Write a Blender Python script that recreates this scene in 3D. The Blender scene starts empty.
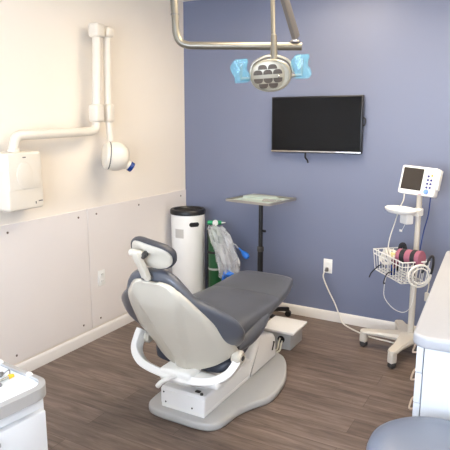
import bpy, bmesh, math, random
from mathutils import Vector, Matrix
random.seed(7)
PI = math.pi
S = bpy.context.scene
COL = S.collection

# ------------------------------------------------------------------ materials
def lin(c):
    c /= 255.0
    return c / 12.92 if c <= 0.04045 else ((c + 0.055) / 1.055) ** 2.4
def rgb(r, g, b): return (lin(r), lin(g), lin(b), 1.0)

def mat(name, col, rough=0.5, metal=0.0, vary=0.04, scale=12.0, bump=0.0, bdist=0.002, bscale=200.0, spec=0.5, coat=0.0, alpha=1.0, trans=0.0):
    m = bpy.data.materials.new(name); m.use_nodes = True
    nt = m.node_tree; b = nt.nodes['Principled BSDF']
    tc = nt.nodes.new('ShaderNodeTexCoord')
    nz = nt.nodes.new('ShaderNodeTexNoise'); nz.inputs['Scale'].default_value = scale; nz.inputs['Detail'].default_value = 4
    nt.links.new(tc.outputs['Object'], nz.inputs['Vector'])
    mx = nt.nodes.new('ShaderNodeMix'); mx.data_type = 'RGBA'
    c0 = rgb(*col)
    mx.inputs['A'].default_value = tuple(max(0, x * (1 - vary)) for x in c0[:3]) + (1,)
    mx.inputs['B'].default_value = tuple(min(1, x * (1 + vary)) for x in c0[:3]) + (1,)
    nt.links.new(nz.outputs['Fac'], mx.inputs['Factor'])
    nt.links.new(mx.outputs['Result'], b.inputs['Base Color'])
    b.inputs['Roughness'].default_value = rough
    b.inputs['Metallic'].default_value = metal
    b.inputs['Specular IOR Level'].default_value = spec
    b.inputs['Coat Weight'].default_value = coat
    b.inputs['Alpha'].default_value = alpha
    b.inputs['Transmission Weight'].default_value = trans
    if bump > 0:
        n2 = nt.nodes.new('ShaderNodeTexNoise'); n2.inputs['Scale'].default_value = bscale; n2.inputs['Detail'].default_value = 3
        bp = nt.nodes.new('ShaderNodeBump'); bp.inputs['Strength'].default_value = bump; bp.inputs['Distance'].default_value = bdist
        nt.links.new(tc.outputs['Object'], n2.inputs['Vector'])
        nt.links.new(n2.outputs['Fac'], bp.inputs['Height']); nt.links.new(bp.outputs['Normal'], b.inputs['Normal'])
    return m

def floor_mat():
    m = bpy.data.materials.new('wood_plank_vinyl'); m.use_nodes = True
    nt = m.node_tree; L = nt.links.new; b = nt.nodes['Principled BSDF']
    tc = nt.nodes.new('ShaderNodeTexCoord')
    br = nt.nodes.new('ShaderNodeTexBrick')
    br.inputs['Scale'].default_value = 1.0
    br.inputs['Brick Width'].default_value = 1.22; br.inputs['Row Height'].default_value = 0.152
    br.inputs['Mortar Size'].default_value = 0.0012; br.inputs['Mortar Smooth'].default_value = 0.2
    br.inputs['Color1'].default_value = (0, 0, 0, 1); br.inputs['Color2'].default_value = (1, 1, 1, 1)
    br.inputs['Mortar'].default_value = (0.3, 0.3, 0.3, 1)
    br.offset = 0.37
    L(tc.outputs['Object'], br.inputs['Vector'])
    # grain: long streaks along x, shifted from plank to plank
    mp = nt.nodes.new('ShaderNodeMapping'); mp.inputs['Scale'].default_value = (3.2, 34, 1)
    L(tc.outputs['Object'], mp.inputs['Vector'])
    ad = nt.nodes.new('ShaderNodeVectorMath'); ad.operation = 'MULTIPLY_ADD'
    ad.inputs[1].default_value = (7, 3, 11)
    L(br.outputs['Color'], ad.inputs[0]); L(mp.outputs['Vector'], ad.inputs[2])
    g = nt.nodes.new('ShaderNodeTexNoise'); g.inputs['Scale'].default_value = 1.0; g.inputs['Detail'].default_value = 8
    g.inputs['Roughness'].default_value = 0.65; g.inputs['Distortion'].default_value = 0.6
    L(ad.outputs['Vector'], g.inputs['Vector'])
    mp2 = nt.nodes.new('ShaderNodeMapping'); mp2.inputs['Scale'].default_value = (0.9, 5, 1)
    L(tc.outputs['Object'], mp2.inputs['Vector'])
    g2 = nt.nodes.new('ShaderNodeTexNoise'); g2.inputs['Scale'].default_value = 1.0; g2.inputs['Detail'].default_value = 3
    L(mp2.outputs['Vector'], g2.inputs['Vector'])
    cr = nt.nodes.new('ShaderNodeValToRGB')
    e = cr.color_ramp.elements
    e[0].position = 0.25; e[0].color = rgb(79, 66, 58)
    e[1].position = 0.80; e[1].color = rgb(147, 131, 120)
    k = e.new(0.5); k.color = rgb(111, 96, 86)
    s1 = nt.nodes.new('ShaderNodeMath'); s1.operation = 'MULTIPLY_ADD'; s1.inputs[1].default_value = 0.10
    L(br.outputs['Color'], s1.inputs[0]); L(g.outputs['Fac'], s1.inputs[2])
    s2 = nt.nodes.new('ShaderNodeMath'); s2.operation = 'MULTIPLY_ADD'; s2.inputs[1].default_value = 0.35
    L(g2.outputs['Fac'], s2.inputs[0]); L(s1.outputs['Value'], s2.inputs[2])
    s3 = nt.nodes.new('ShaderNodeMath'); s3.operation = 'SUBTRACT'; s3.inputs[1].default_value = 0.25
    L(s2.outputs['Value'], s3.inputs[0])
    L(s3.outputs['Value'], cr.inputs['Fac'])
    md = nt.nodes.new('ShaderNodeMix'); md.data_type = 'RGBA'; md.blend_type = 'MULTIPLY'
    md.inputs['B'].default_value = (0.45, 0.42, 0.4, 1)
    L(br.outputs['Fac'], md.inputs['Factor']); L(cr.outputs['Color'], md.inputs['A'])
    L(md.outputs['Result'], b.inputs['Base Color'])
    b.inputs['Roughness'].default_value = 0.42
    b.inputs['Specular IOR Level'].default_value = 0.4
    bp = nt.nodes.new('ShaderNodeBump'); bp.inputs['Strength'].default_value = 0.12; bp.inputs['Distance'].default_value = 0.002
    L(g.outputs['Fac'], bp.inputs['Height']); L(bp.outputs['Normal'], b.inputs['Normal'])
    return m

def emit_mat(name, col, strength):
    m = bpy.data.materials.new(name); m.use_nodes = True
    nt = m.node_tree; b = nt.nodes['Principled BSDF']
    b.inputs['Base Color'].default_value = (0.9, 0.9, 0.9, 1)
    b.inputs['Emission Color'].default_value = rgb(*col)
    b.inputs['Emission Strength'].default_value = strength
    return m

M = dict(
    floor=floor_mat(),
    wall_white=mat('cream_wall_paint', (238, 230, 217), 0.55, vary=0.015, scale=3, bump=0.05, bscale=150),
    wall_blue=mat('slate_blue_wall_paint', (114, 121, 144), 0.42, vary=0.02, scale=3, bump=0.06, bscale=140, spec=0.5),
    panel=mat('white_wall_panel', (228, 222, 217), 0.4, vary=0.015, scale=4),
    ceil=mat('white_ceiling', (238, 234, 228), 0.8, vary=0.02, scale=5, bump=0.1, bscale=90),
    base=mat('grey_white_baseboard', (224, 220, 214), 0.45, vary=0.02),
    screw=mat('steel_screw', (120, 105, 95), 0.35, 0.8),
    white=mat('white_plastic', (236, 236, 232), 0.35, vary=0.02),
    white_gloss=mat('white_gloss_enamel', (240, 240, 238), 0.22, vary=0.02),
    ivory=mat('ivory_enamel', (224, 217, 203), 0.32, vary=0.02),
    shell=mat('pearl_grey_shell', (200, 194, 179), 0.3, vary=0.02, scale=6),
    plategrey=mat('light_grey_base_plate', (176, 176, 174), 0.4, vary=0.03),
    vinyl=mat('slate_grey_vinyl', (85, 88, 95), 0.30, vary=0.06, scale=9, bump=0.10, bscale=420, spec=0.5),
    vinyl_dark=mat('dark_charcoal_vinyl', (58, 61, 70), 0.4, vary=0.06, bump=0.1, bscale=400),
    black=mat('black_plastic', (20, 20, 22), 0.4, vary=0.05),
    black_gloss=mat('black_glass', (7, 7, 9), 0.22, vary=0.05, spec=0.22),
    rubber=mat('grey_rubber', (62, 60, 58), 0.6),
    chrome=mat('brushed_metal', (205, 203, 198), 0.25, 1.0, vary=0.03),
    champagne=mat('satin_nickel_tube', (126, 122, 111), 0.3, 0.55, vary=0.03),
    armgrey=mat('grey_metal_arm', (112, 109, 107), 0.4, 0.3, vary=0.04),
    lampface=mat('lamp_silver', (150, 145, 129), 0.3, 0.3, vary=0.04),
    lamphole=mat('lamp_dark_reflector', (70, 60, 50), 0.25, 0.5, vary=0.1),
    clear=mat('clear_plastic_film', (250, 252, 253), 0.14, vary=0.01, alpha=0.29, spec=1.0, coat=0.6, bump=1.0, bdist=0.02, bscale=26),
    sleeve=mat('blue_plastic_film', (104, 190, 216), 0.15, vary=0.15, scale=60, alpha=0.36, spec=0.9, bump=0.8, bscale=60),
    blue=mat('bright_blue_plastic', (30, 110, 205), 0.35, vary=0.06),
    deepblue=mat('deep_blue_plastic', (16, 52, 120), 0.25, vary=0.08),
    green=mat('green_tank_paint', (34, 90, 50), 0.35, vary=0.08),
    green_lt=mat('bright_green_valve', (20, 150, 92), 0.35, vary=0.05),
    label=mat('grey_sticker', (190, 188, 182), 0.6, vary=0.05, scale=80),
    tray=mat('satin_steel_tray', (168, 166, 160), 0.3, 0.7, vary=0.04),
    paper=mat('pale_green_paper', (178, 192, 184), 0.5, vary=0.04, scale=40),
    screen=mat('dark_lcd', (52, 46, 40), 0.2, vary=0.1),
    navy=mat('navy_button', (44, 50, 120), 0.4, vary=0.04),
    dial=mat('light_blue_dial', (120, 160, 225), 0.35, vary=0.04),
    beige=mat('beige_grey_plastic', (206, 199, 186), 0.42, vary=0.03),
    wire=mat('white_coated_wire', (232, 230, 224), 0.4, vary=0.02),
    pink=mat('dusty_pink_fabric', (156, 94, 112), 0.8, vary=0.1, scale=60, bump=0.3, bscale=600),
    maroon=mat('maroon_fabric', (92, 32, 52), 0.8, vary=0.1, scale=60, bump=0.3, bscale=600),
    darkfab=mat('black_fabric', (34, 34, 38), 0.85, vary=0.1, bump=0.3, bscale=600),
    countertop=mat('pale_grey_laminate', (170, 171, 174), 0.35, vary=0.03, scale=90),
    cabinet=mat('white_laminate', (208, 211, 214), 0.4, vary=0.015),
    cart_white=mat('cart_white_top', (220, 227, 229), 0.3, vary=0.01),
    cart_rim=mat('cart_grey_rim', (160, 158, 155), 0.45, vary=0.03),
    stool=mat('blue_grey_vinyl', (108, 117, 134), 0.34, vary=0.04, bump=0.06, bscale=400),
    yellow=mat('yellow_plastic', (236, 176, 30), 0.4),
    brass=mat('nickel_handle', (206, 186, 164), 0.3, 0.7),
    cord=mat('white_cord', (228, 224, 214), 0.45),
    hose=mat('grey_hose', (196, 194, 180), 0.4),
    print=mat('dark_print', (86, 84, 84), 0.6),
    lamp=emit_mat('warm_light_diffuser', (255, 236, 208), 14.5),
    window=emit_mat('daylight_pane', (214, 230, 255), 17.0),
)

# ------------------------------------------------------------------ mesh builder
class MB:
    def __init__(s): s.bm = bmesh.new()
    def _merge(s, t):
        me = bpy.data.meshes.new('tmp'); t.to_mesh(me); t.free()
        s.bm.from_mesh(me); bpy.data.meshes.remove(me)
    def box(s, c, size, rot=None, bev=0.0, seg=2):
        t = bmesh.new(); bmesh.ops.create_cube(t, size=1.0)
        for v in t.verts: v.co = Vector((v.co.x * size[0], v.co.y * size[1], v.co.z * size[2]))
        if bev > 0:
            bmesh.ops.bevel(t, geom=list(t.edges), offset=min(bev, 0.49 * min(size)), segments=seg, affect='EDGES', profile=0.5)
        mt = Matrix.Translation(Vector(c))
        if rot is not None: mt = mt @ rot.to_4x4()
        bmesh.ops.transform(t, matrix=mt, verts=t.verts); s._merge(t); return s
    def prism(s, poly, z0, z1, bev=0.0, seg=2, mtx=None):
        t = bmesh.new()
        a = [t.verts.new((p[0], p[1], z0)) for p in poly]
        f = t.faces.new(a)
        r = bmesh.ops.extrude_face_region(t, geom=[f])
        for v in r['geom']:
            if isinstance(v, bmesh.types.BMVert): v.co.z = z1
        bmesh.ops.recalc_face_normals(t, faces=t.faces)
        if bev > 0:
            ed = [e for e in t.edges if abs(e.verts[0].co.z - e.verts[1].co.z) < 1e-6]
            bmesh.ops.bevel(t, geom=ed, offset=bev, segments=seg, affect='EDGES', profile=0.5)
        if mtx is not None: bmesh.ops.transform(t, matrix=mtx, verts=t.verts)
        s._merge(t); return s
    def rings(s, rings, cap=True, closed=True):
        t = bmesh.new(); vv = [[t.verts.new(p) for p in r] for r in rings]
        n = len(rings[0])
        for i in range(len(vv) - 1):
            for j in range(n if closed else n - 1):
                k = (j + 1) % n
                t.faces.new((vv[i][j], vv[i][k], vv[i + 1][k], vv[i + 1][j]))
        if cap and closed:
            t.faces.new(vv[0]); t.faces.new(vv[-1])
        bmesh.ops.recalc_face_normals(t, faces=t.faces)
        s._merge(t); return s
    def lathe(s, prof, o=(0, 0, 0), axis=(0, 0, 1), n=32, cap=True):
        a = Vector(axis).normalized(); q = Vector((0, 0, 1)).rotation_difference(a); o = Vector(o)
        rr = []
        for r, h in prof:
            rr.append([o + q @ Vector((max(r, 1e-5) * math.cos(2 * PI * k / n), max(r, 1e-5) * math.sin(2 * PI * k / n), h)) for k in range(n)])
        return s.rings(rr, cap)
    def cyl(s, p0, p1, r, r1=None, n=20, bev=0.0):
        p0, p1 = Vector(p0), Vector(p1); h = (p1 - p0).length; r1 = r if r1 is None else r1
        if bev > 0: pr = [(r - bev, 0), (r, bev), (r1, h - bev), (r1 - bev, h)]
        else: pr = [(r, 0), (r1, h)]
        return s.lathe(pr, p0, p1 - p0, n)
    def tube(s, pts, r, n=10, smooth=0, flat=None, closed=False, sq=0.45):
        P = [Vector(p) for p in pts]
        if smooth: P = catmull(P, smooth, closed)
        m = len(P); rr = []; up = None
        for i, p in enumerate(P):
            if closed: d = (P[(i + 1) % m] - P[i - 1])
            else: d = (P[min(i + 1, m - 1)] - P[max(i - 1, 0)])
            d.normalize()
            if up is None:
                up = Vector((0, 0, 1)) if abs(d.z) < 0.95 else Vector((1, 0, 0))
            up = (up - d * up.dot(d)).normalized(); sd = d.cross(up)
            ra = r(i / (m - 1)) if callable(r) else r
            fa = ra if flat is None else flat
            ring = []
            for k in range(n):
                th = 2 * PI * k / n
                if flat is None: ring.append(p + sd * ra * math.cos(th) + up * ra * math.sin(th))
                else:
                    c, q = math.cos(th), math.sin(th)
                    ring.append(p + sd * fa * math.copysign(abs(c) ** sq, c) + up * ra * math.copysign(abs(q) ** sq, q))
            rr.append(ring)
        if closed: rr.append(rr[0]); return s.rings(rr, cap=False)
        return s.rings(rr)
    def ball(s, c, r, sc=(1, 1, 1), rot=None, u=20, v=12):
        t = bmesh.new(); bmesh.ops.create_uvsphere(t, u_segments=u, v_segments=v, radius=r)
        mt = Matrix.Translation(Vector(c))
        if rot is not None: mt = mt @ rot.to_4x4()
        mt = mt @ Matrix.Diagonal(Vector((*sc, 1)))
        bmesh.ops.transform(t, matrix=mt, verts=t.verts); s._merge(t); return s

def catmull(P, k, closed=False):
    out = []; m = len(P)
    rng = m if closed else m - 1
    for i in range(rng):
        if closed: a, b, c, d = P[i - 1], P[i], P[(i + 1) % m], P[(i + 2) % m]
        else: a, b, c, d = P[max(i - 1, 0)], P[i], P[i + 1], P[min(i + 2, m - 1)]
        for j in range(k):
            t = j / k
            out.append(0.5 * ((2 * b) + (c - a) * t + (2 * a - 5 * b + 4 * c - d) * t * t + (3 * b - a - 3 * c + d) * t ** 3))
    if not closed: out.append(P[-1].copy())
    return out

def root_of(o):
    while o.parent: o = o.parent
    return o

def link(name, mb, m, loc, smooth=35):
    me = bpy.data.meshes.new(name)
    bmesh.ops.remove_doubles(mb.bm, verts=mb.bm.verts, dist=1e-6)
    mb.bm.to_mesh(me); mb.bm.free()
    me.transform(Matrix.Translation(-Vector(loc)))
    for p in me.polygons: p.use_smooth = True
    me.set_sharp_from_angle(angle=math.radians(smooth))
    me.materials.append(m)
    o = bpy.data.objects.new(name, me); COL.objects.link(o)
    return o

def tag(o, label, cat, group=None):
    o['label'] = label; o['category'] = cat
    if group: o['group'] = group
    return o

def thing(name, label, cat, loc, group=None):
    o = bpy.data.objects.new(name, None); COL.objects.link(o)
    o.location = loc; o.empty_display_size = 0.1
    return tag(o, label, cat, group)

def part(name, mb, m, parent, smooth=35, label=None, sub=0):
    o = link(name, mb, m, root_of(parent).location, smooth)
    o.parent = parent
    if sub:
        md = o.modifiers.new('subdivision', 'SUBSURF'); md.levels = sub; md.render_levels = sub
    if label: o['label'] = label
    return o

def single(name, mb, m, label, cat, group=None, smooth=35, loc=None):
    vs = [v.co for v in mb.bm.verts]
    if loc is None:
        loc = ((min(v.x for v in vs) + max(v.x for v in vs)) / 2, (min(v.y for v in vs) + max(v.y for v in vs)) / 2, min(v.z for v in vs))
    o = link(name, mb, m, loc, smooth); o.location = loc
    return tag(o, label, cat, group)

def struct(name, mb, m, parent=None):
    o = link(name, mb, m, (0, 0, 0), 30)
    if parent: o.parent = parent
    else: o['kind'] = 'structure'
    return o

def copy_thing(root, loc, label=None, group=None):
    r = root.copy(); COL.objects.link(r); r.location = loc
    if label: r['label'] = label
    if group: r['group'] = group
    for ch in list(root.children):
        c = ch.copy(); COL.objects.link(c); c.parent = r
        for g in list(ch.children):
            d = g.copy(); COL.objects.link(d); d.parent = c
    return r

def rz(a): return Matrix.Rotation(a, 3, 'Z')
def frame(x, z):
    x = Vector(x).normalized(); z = Vector(z).normalized(); y = z.cross(x).normalized(); x = y.cross(z)
    return Matrix((x, y, z)).transposed()
def rrect(w, h, r, n=6, cx=0, cy=0):
    out = []
    for sx, sy, a0 in ((1, 1, 0), (-1, 1, 90), (-1, -1, 180), (1, -1, 270)):
        for k in range(n + 1):
            a = math.radians(a0 + 90 * k / n)
            out.append((cx + sx * (w / 2 - r) + r * math.cos(a), cy + sy * (h / 2 - r) + r * math.sin(a)))
    return out

# ------------------------------------------------------------------ room
RX, RY, CZ = 3.12, -5.2, 2.55
struct('floor', MB().box((RX / 2, RY / 2, -0.05), (RX + 0.2, -RY + 0.2, 0.1)), M['floor'])
struct('ceiling', MB().box((RX / 2, RY / 2, CZ + 0.05), (RX + 0.2, -RY + 0.2, 0.1)), M['ceil'])
struct('wall_left', MB().box((-0.05, RY / 2, CZ / 2), (0.1, -RY, CZ)), M['wall_white'])
struct('wall_back', MB().box((RX / 2, 0.05, CZ / 2), (RX + 0.2, 0.1, CZ)), M['wall_blue'])
struct('wall_right', MB().box((RX + 0.05, RY / 2, CZ / 2), (0.1, -RY, CZ)), M['wall_white'])
# front wall (behind the viewpoint) with a window opening
wx0, wx1, wz0, wz1 = 0.9, 2.9, 0.85, 2.25
fw = MB()
fw.box((wx0 / 2, RY - 0.05, CZ / 2), (wx0, 0.1, CZ)).box(((RX + wx1) / 2, RY - 0.05, CZ / 2), (RX - wx1, 0.1, CZ))
fw.box(((wx0 + wx1) / 2, RY - 0.05, wz0 / 2), (wx1 - wx0, 0.1, wz0)).box(((wx0 + wx1) / 2, RY - 0.05, (CZ + wz1) / 2), (wx1 - wx0, 0.1, CZ - wz1))
struct('wall_front', fw, M['wall_white'])
wf = MB()
for x in (wx0 + 0.025, (wx0 + wx1) / 2, wx1 - 0.025): wf.box((x, RY - 0.05, (wz0 + wz1) / 2), (0.05, 0.06, wz1 - wz0))
for z in (wz0 + 0.025, wz1 - 0.025): wf.box(((wx0 + wx1) / 2, RY - 0.05, z), (wx1 - wx0, 0.06, 0.05))
win = struct('window_1', wf, M['white'])
struct('window_pane', MB().box(((wx0 + wx1) / 2, RY - 0.07, (wz0 + wz1) / 2), (wx1 - wx0 - 0.06, 0.008, wz1 - wz0 - 0.06)), M['window'], win)

# wall panels on the left wall, with their screws
PZ0, PZ1 = 0.095, 0.972
for i, (y0, y1) in enumerate(((-1.251, -0.004), (-2.498, -1.254), (-3.745, -2.501), (-5.19, -3.748))):
    pn = struct('trim_%d' % (i + 1), MB().box((0.004, (y0 + y1) / 2, (PZ0 + PZ1) / 2), (0.008, y1 - y0, PZ1 - PZ0), bev=0.002, seg=1), M['panel'])
    for y in (y0 + 0.09, (y0 + y1) / 2 - 0.05, y1 - 0.085):
        for z in (0.925, 0.145):
            struct('screw', MB().lathe([(0.0075, 0), (0.0075, 0.002), (0.004, 0.004)], (0.008, y, z), (1, 0, 0), 10), M['screw'], pn)
def baseboard(name, poly_len_axis, a0, a1):
    prof = [(0, 0), (0.014, 0), (0.014, 0.06), (0.009, 0.075), (0.004, 0.08), (0, 0.08)]
    mb = MB()
    if poly_len_axis == 'y': rr = [[(x + 0.0, y, z) for x, z in prof] for y in (a0, a1)]
    else: rr = [[(x, -d, z) for d, z in prof] for x in (a0, a1)]
    mb.rings(rr); return struct(name, mb, M['base'])
baseboard('baseboard_left', 'y', RY, 0)
baseboard('baseboard_back', 'x', 0.014, RX)

# ------------------------------------------------------------------ ceiling lights (above the frame)
def ceiling_light(x, y, label):
    t = thing('ceiling_light', label, 'light', (x, y, CZ - 0.03), 'recessed ceiling lights')
    fr = MB(); w, l = 0.60, 1.20
    for dx, dy, sx, sy in ((w / 2 - 0.015, 0, 0.03, l), (0.015 - w / 2, 0, 0.03, l), (0, l / 2 - 0.015, w - 0.06, 0.03), (0, 0.015 - l / 2, w - 0.06, 0.03)):
        fr.box((x + dx, y + dy, CZ - 0.015), (sx, sy, 0.03))
    part('frame', fr, M['white'], t)
    part('diffuser', MB().box((x, y, CZ - 0.01), (w - 0.06, l - 0.06, 0.012)), M['lamp'], t)
    return t
l0 = ceiling_light(1.35, -1.0, 'long ceiling light panel nearest the left wall')
copy_thing(l0, (2.4, -1.35, CZ - 0.03), 'long ceiling light panel nearest the right wall')

# ------------------------------------------------------------------ dental chair
CX = 1.18
chair = thing('dental_chair', 'reclined dental chair with slate grey vinyl cushions and pearl back shell', 'dental chair', (CX, -1.4, 0))
half = [(0, -1.885), (0.10, -1.885), (0.18, -1.872), (0.225, -1.83), (0.242, -1.76), (0.25, -1.66), (0.29, -1.55), (0.335, -1.46), (0.345, -1.36), (0.325, -1.2), (0.275, -1.06), (0.215, -0.94), (0.14, -0.87), (0, -0.85)]
hs = catmull([Vector((a, b, 0)) for a, b in half], 4)
poly = [(CX + v.x, v.y) for v in hs] + [(CX - v.x, v.y) for v in reversed(hs[1:-1])]
part('base_plate', MB().prism(poly, 0.0, 0.045, 0.014, 3), M['plategrey'], chair)
# rear pump cover: low box
def yz_prism(prof, x0, x1, bev):
    t = MB(); mt = Matrix(((0, 0, 1, 0), (1, 0, 0, 0), (0, 1, 0, 0), (0, 0, 0, 1)))
    return t.prism(prof, x0, x1, bev, 3, mt)
rc = yz_prism([(-1.835, 0.068), (-1.835, 0.150), (-1.82, 0.162), (-1.3, 0.167), (-1.28, 0.162), (-1.28, 0.068)], CX - 0.143, CX + 0.143, 0.014)
rear = part('rear_cover', rc, M['white_gloss'], chair)
part('cover_skirt', yz_prism([(-1.83, 0.045), (-1.83, 0.07), (-1.28, 0.07), (-1.28, 0.045)], CX - 0.138, CX + 0.138, 0.005), M['white'], rear)
for x, z in ((1.063, 0.135), (1.245, 0.085), (1.075, 0.08)):
    part('screw', MB().lathe([(0.005, 0), (0.005, 0.003), (0.002, 0.004)], (x, -1.834, z), (0, -1, 0), 10), M['rubber'], rear)
part('switch', MB().box((1.255, -1.79, 0.163), (0.03, 0.022, 0.008), bev=0.003), M['rubber'], rear)
part('knob', MB().cyl((1.29, -1.81, 0.158), (1.29, -1.81, 0.172), 0.009, bev=0.002), M['rubber'], rear)
# front lift cover: tall rounded box with a slanted back
fc = yz_prism([(-1.34, 0.05), (-1.30, 0.17), (-1.235, 0.262), (-1.21, 0.282), (-1.17, 0.284), (-1.0, 0.232), (-0.968, 0.217), (-0.945, 0.19), (-0.935, 0.14), (-0.925, 0.045), (-1.33, 0.045)], CX - 0.146, CX + 0.146, 0.022)
front = part('lift_cover', fc, M['white_gloss'], chair)
part('hook', MB().tube([(CX + 0.146, -0.985, 0.165), (CX + 0.154, -0.99, 0.17), (CX + 0.154, -1.005, 0.145), (CX + 0.154, -1.015, 0.125), (CX + 0.146, -1.0, 0.12)], 0.004, 8, 3), M['rubber'], front)
# parallelogram lift link between the covers
part('lift_link', yz_prism([(-1.75, 0.16), (-1.70, 0.24), (-1.25, 0.38), (-1.12, 0.38), (-1.15, 0.27), (-1.45, 0.16)], CX - 0.11, CX + 0.11, 0.02), M['white'], chair)

# yoke: the white bracket that carries the backrest pivots
yk = [(0.872, -1.765, 0.43), (0.870, -1.79, 0.395), (0.885, -1.835, 0.34), (0.955, -1.875, 0.298), (1.06, -1.885, 0.276), (1.18, -1.885, 0.266), (1.30, -1.878, 0.268), (1.39, -1.85, 0.28), (1.445, -1.80, 0.31), (1.468, -1.755, 0.36), (1.47, -1.745, 0.39)]
part('support_yoke', MB().tube(yk, 0.031, 24, 5, flat=0.021, sq=0.22), M['white'], chair)
part('yoke_block', MB().box((1.185, -1.85, 0.276), (0.20, 0.12, 0.075), bev=0.02, seg=3).box((1.33, -1.835, 0.268), (0.20, 0.09, 0.05), bev=0.02, seg=3), M['white'], chair)
for sx in (-1, 1):
    pv = part('pivot_hub', MB().cyl((CX + sx * 0.262, -1.745, 0.39), (CX + sx * 0.318, -1.745, 0.39), 0.038, bev=0.01), M['shell'], chair)
    part('pivot_bolt', MB().cyl((CX + sx * 0.316, -1.745, 0.39), (CX + sx * 0.324, -1.745, 0.39), 0.014, bev=0.003), M['rubber'], pv)
# recline lever
part('release_lever', MB().tube([(1.20, -1.89, 0.288), (1.172, -1.935, 0.282), (1.142, -1.962, 0.265), (1.122, -1.97, 0.240)], 0.013, 10, 4), M['white'], chair)

# backrest, built in its own frame (X across, D up the back, N forward)
O = Vector((CX, -1.81, 0.317)); D = Vector((0, -0.457, 0.889)).normalized(); N = Vector((0, 0.889, 0.457)).normalized(); X = Vector((1, 0, 0))
def interp(tab, s):
    if s <= tab[0][0]: return tab[0][1]
    for (a, va), (b, vb) in zip(tab, tab[1:]):
        if s <= b:
            t = (s - a) / (b - a); return va + (vb - va) * t
    return tab[-1][1]
curl = [(-0.02, 0.135), (0.05, 0.135), (0.12, 0.105), (0.2, 0.078), (0.3, 0.06), (0.4, 0.035), (0.47, 0.012), (0.55, 0.0), (0.62, 0.0)]
curl_c = [(0.0, 0.10), (0.1, 0.075), (0.2, 0.045), (0.3, 0.035), (0.4, 0.008), (0.48, -0.026), (0.55, -0.022), (0.62, -0.01)]
sh_w = [(-0.012, 0.03), (-0.006, 0.07), (0.01, 0.13), (0.025, 0.20), (0.045, 0.245), (0.075, 0.268), (0.12, 0.275), (0.2, 0.272), (0.28, 0.255), (0.36, 0.234), (0.43, 0.209), (0.49, 0.181), (0.53, 0.150), (0.56, 0.125), (0.585, 0.095), (0.6, 0.05)]
def smooth_tab(tab, k=4):
    v = catmull([Vector((a, b, 0)) for a, b in tab], k); return [(p.x, p.y) for p in v]
sh_s = smooth_tab(sh_w)
rows = []
nc = 28
for s, w in sh_s:
    c = interp(curl, s); r = []
    for j in range(nc + 1):
        u = -1 + 2 * j / nc; x = u * w
        ridge = 0.125 - 0.16 * max(0, min(1, (0.55 - s) / 0.5)) * 0.6
        lift = -0.018 * max(0.0, 1 - max(0, (abs(x) - ridge)) / 0.016) if abs(x) < ridge + 0.016 else 0
        lift *= max(0, min(1, (0.58 - s) / 0.12))
        edge = 0.02 * max(0, abs(u) - 0.86) / 0.14 * min(1, w / 0.12)
        r.append(O + X * (x + 0.010 + 0.01 * max(0, min(1, (0.25 - s) / 0.15))) + D * s + N * (c * (x / 0.29) ** 2 + lift + edge - 0.018))
    rows.append(r)
shm = MB(); shm.rings(rows, cap=False, closed=False)
sh = part('back_shell', shm, M['shell'], chair, smooth=50)
sm = sh.modifiers.new('solid', 'SOLIDIFY'); sm.thickness = 0.016; sm.offset = 0

cu_w = [(0.04, 0.25), (0.09, 0.30), (0.14, 0.335), (0.19, 0.358), (0.235, 0.367), (0.30, 0.355), (0.35, 0.328), (0.40, 0.288), (0.44, 0.247), (0.48, 0.206), (0.52, 0.181), (0.56, 0.157), (0.60, 0.12), (0.622, 0.07)]
cu_t = [(0.04, 0.09), (0.14, 0.10), (0.3, 0.10), (0.5, 0.092), (0.58, 0.085), (0.61, 0.06), (0.622, 0.03)]
def slab(w, t, c, off, e=0.62, n=44, sc=0.29):
    pts = []
    for k in range(n):
        th = 2 * PI * k / n; a = math.copysign(abs(math.cos(th)) ** e, math.cos(th)); b = math.copysign(abs(math.sin(th)) ** e, math.sin(th))
        pts.append((w * a, off + t / 2 + t / 2 * b + c * (w * a / sc) ** 2))
    return pts
rr = []
for s, w in smooth_tab(cu_w, 3):
    t = interp(cu_t, s)
    off = 0.010 * max(0, min(1, (0.40 - s) / 0.15)) + (0.085 - t) * 0.5 * (1 if s > 0.55 else 0)
    rr.append([O + X * x + D * s + N * nn for x, nn in slab(w, t, interp(curl_c, s), off, e=0.82, sc=w)])
part('back_cushion', MB().rings(rr), M['vinyl'], chair, smooth=60)

# seat and leg rest: one long cushion
st = [(-1.75, 0.455, 0.20, 0.05, 0), (-1.73, 0.46, 0.245, 0.09, 0.01), (-1.68, 0.468, 0.265, 0.115, 0.015), (-1.60, 0.475, 0.27, 0.12, 0.02), (-1.48, 0.48, 0.268, 0.115, 0.02), (-1.36, 0.482, 0.262, 0.108, 0.012), (-1.26, 0.484, 0.257, 0.10, 0.006), (-1.14, 0.490, 0.247, 0.094, 0.003), (-1.128, 0.489, 0.246, 0.09, 0.003), (-1.116, 0.492, 0.245, 0.094, 0.003), (-1.0, 0.503, 0.235, 0.094, 0), (-0.90, 0.515, 0.22, 0.094, 0), (-0.83, 0.523, 0.205, 0.09, 0), (-0.785, 0.524, 0.188, 0.078, 0), (-0.762, 0.520, 0.165, 0.05, 0), (-0.755, 0.516, 0.13, 0.022, 0)]
rr = []
for y, z, w, t, c in st:
    rr.append([(CX + x, y, zz) for x, zz in slab(w, t, c, z - t / 2, e=0.5, sc=w)])
part('seat_cushion', MB().rings(rr), M['vinyl'], chair, smooth=60)
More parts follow.
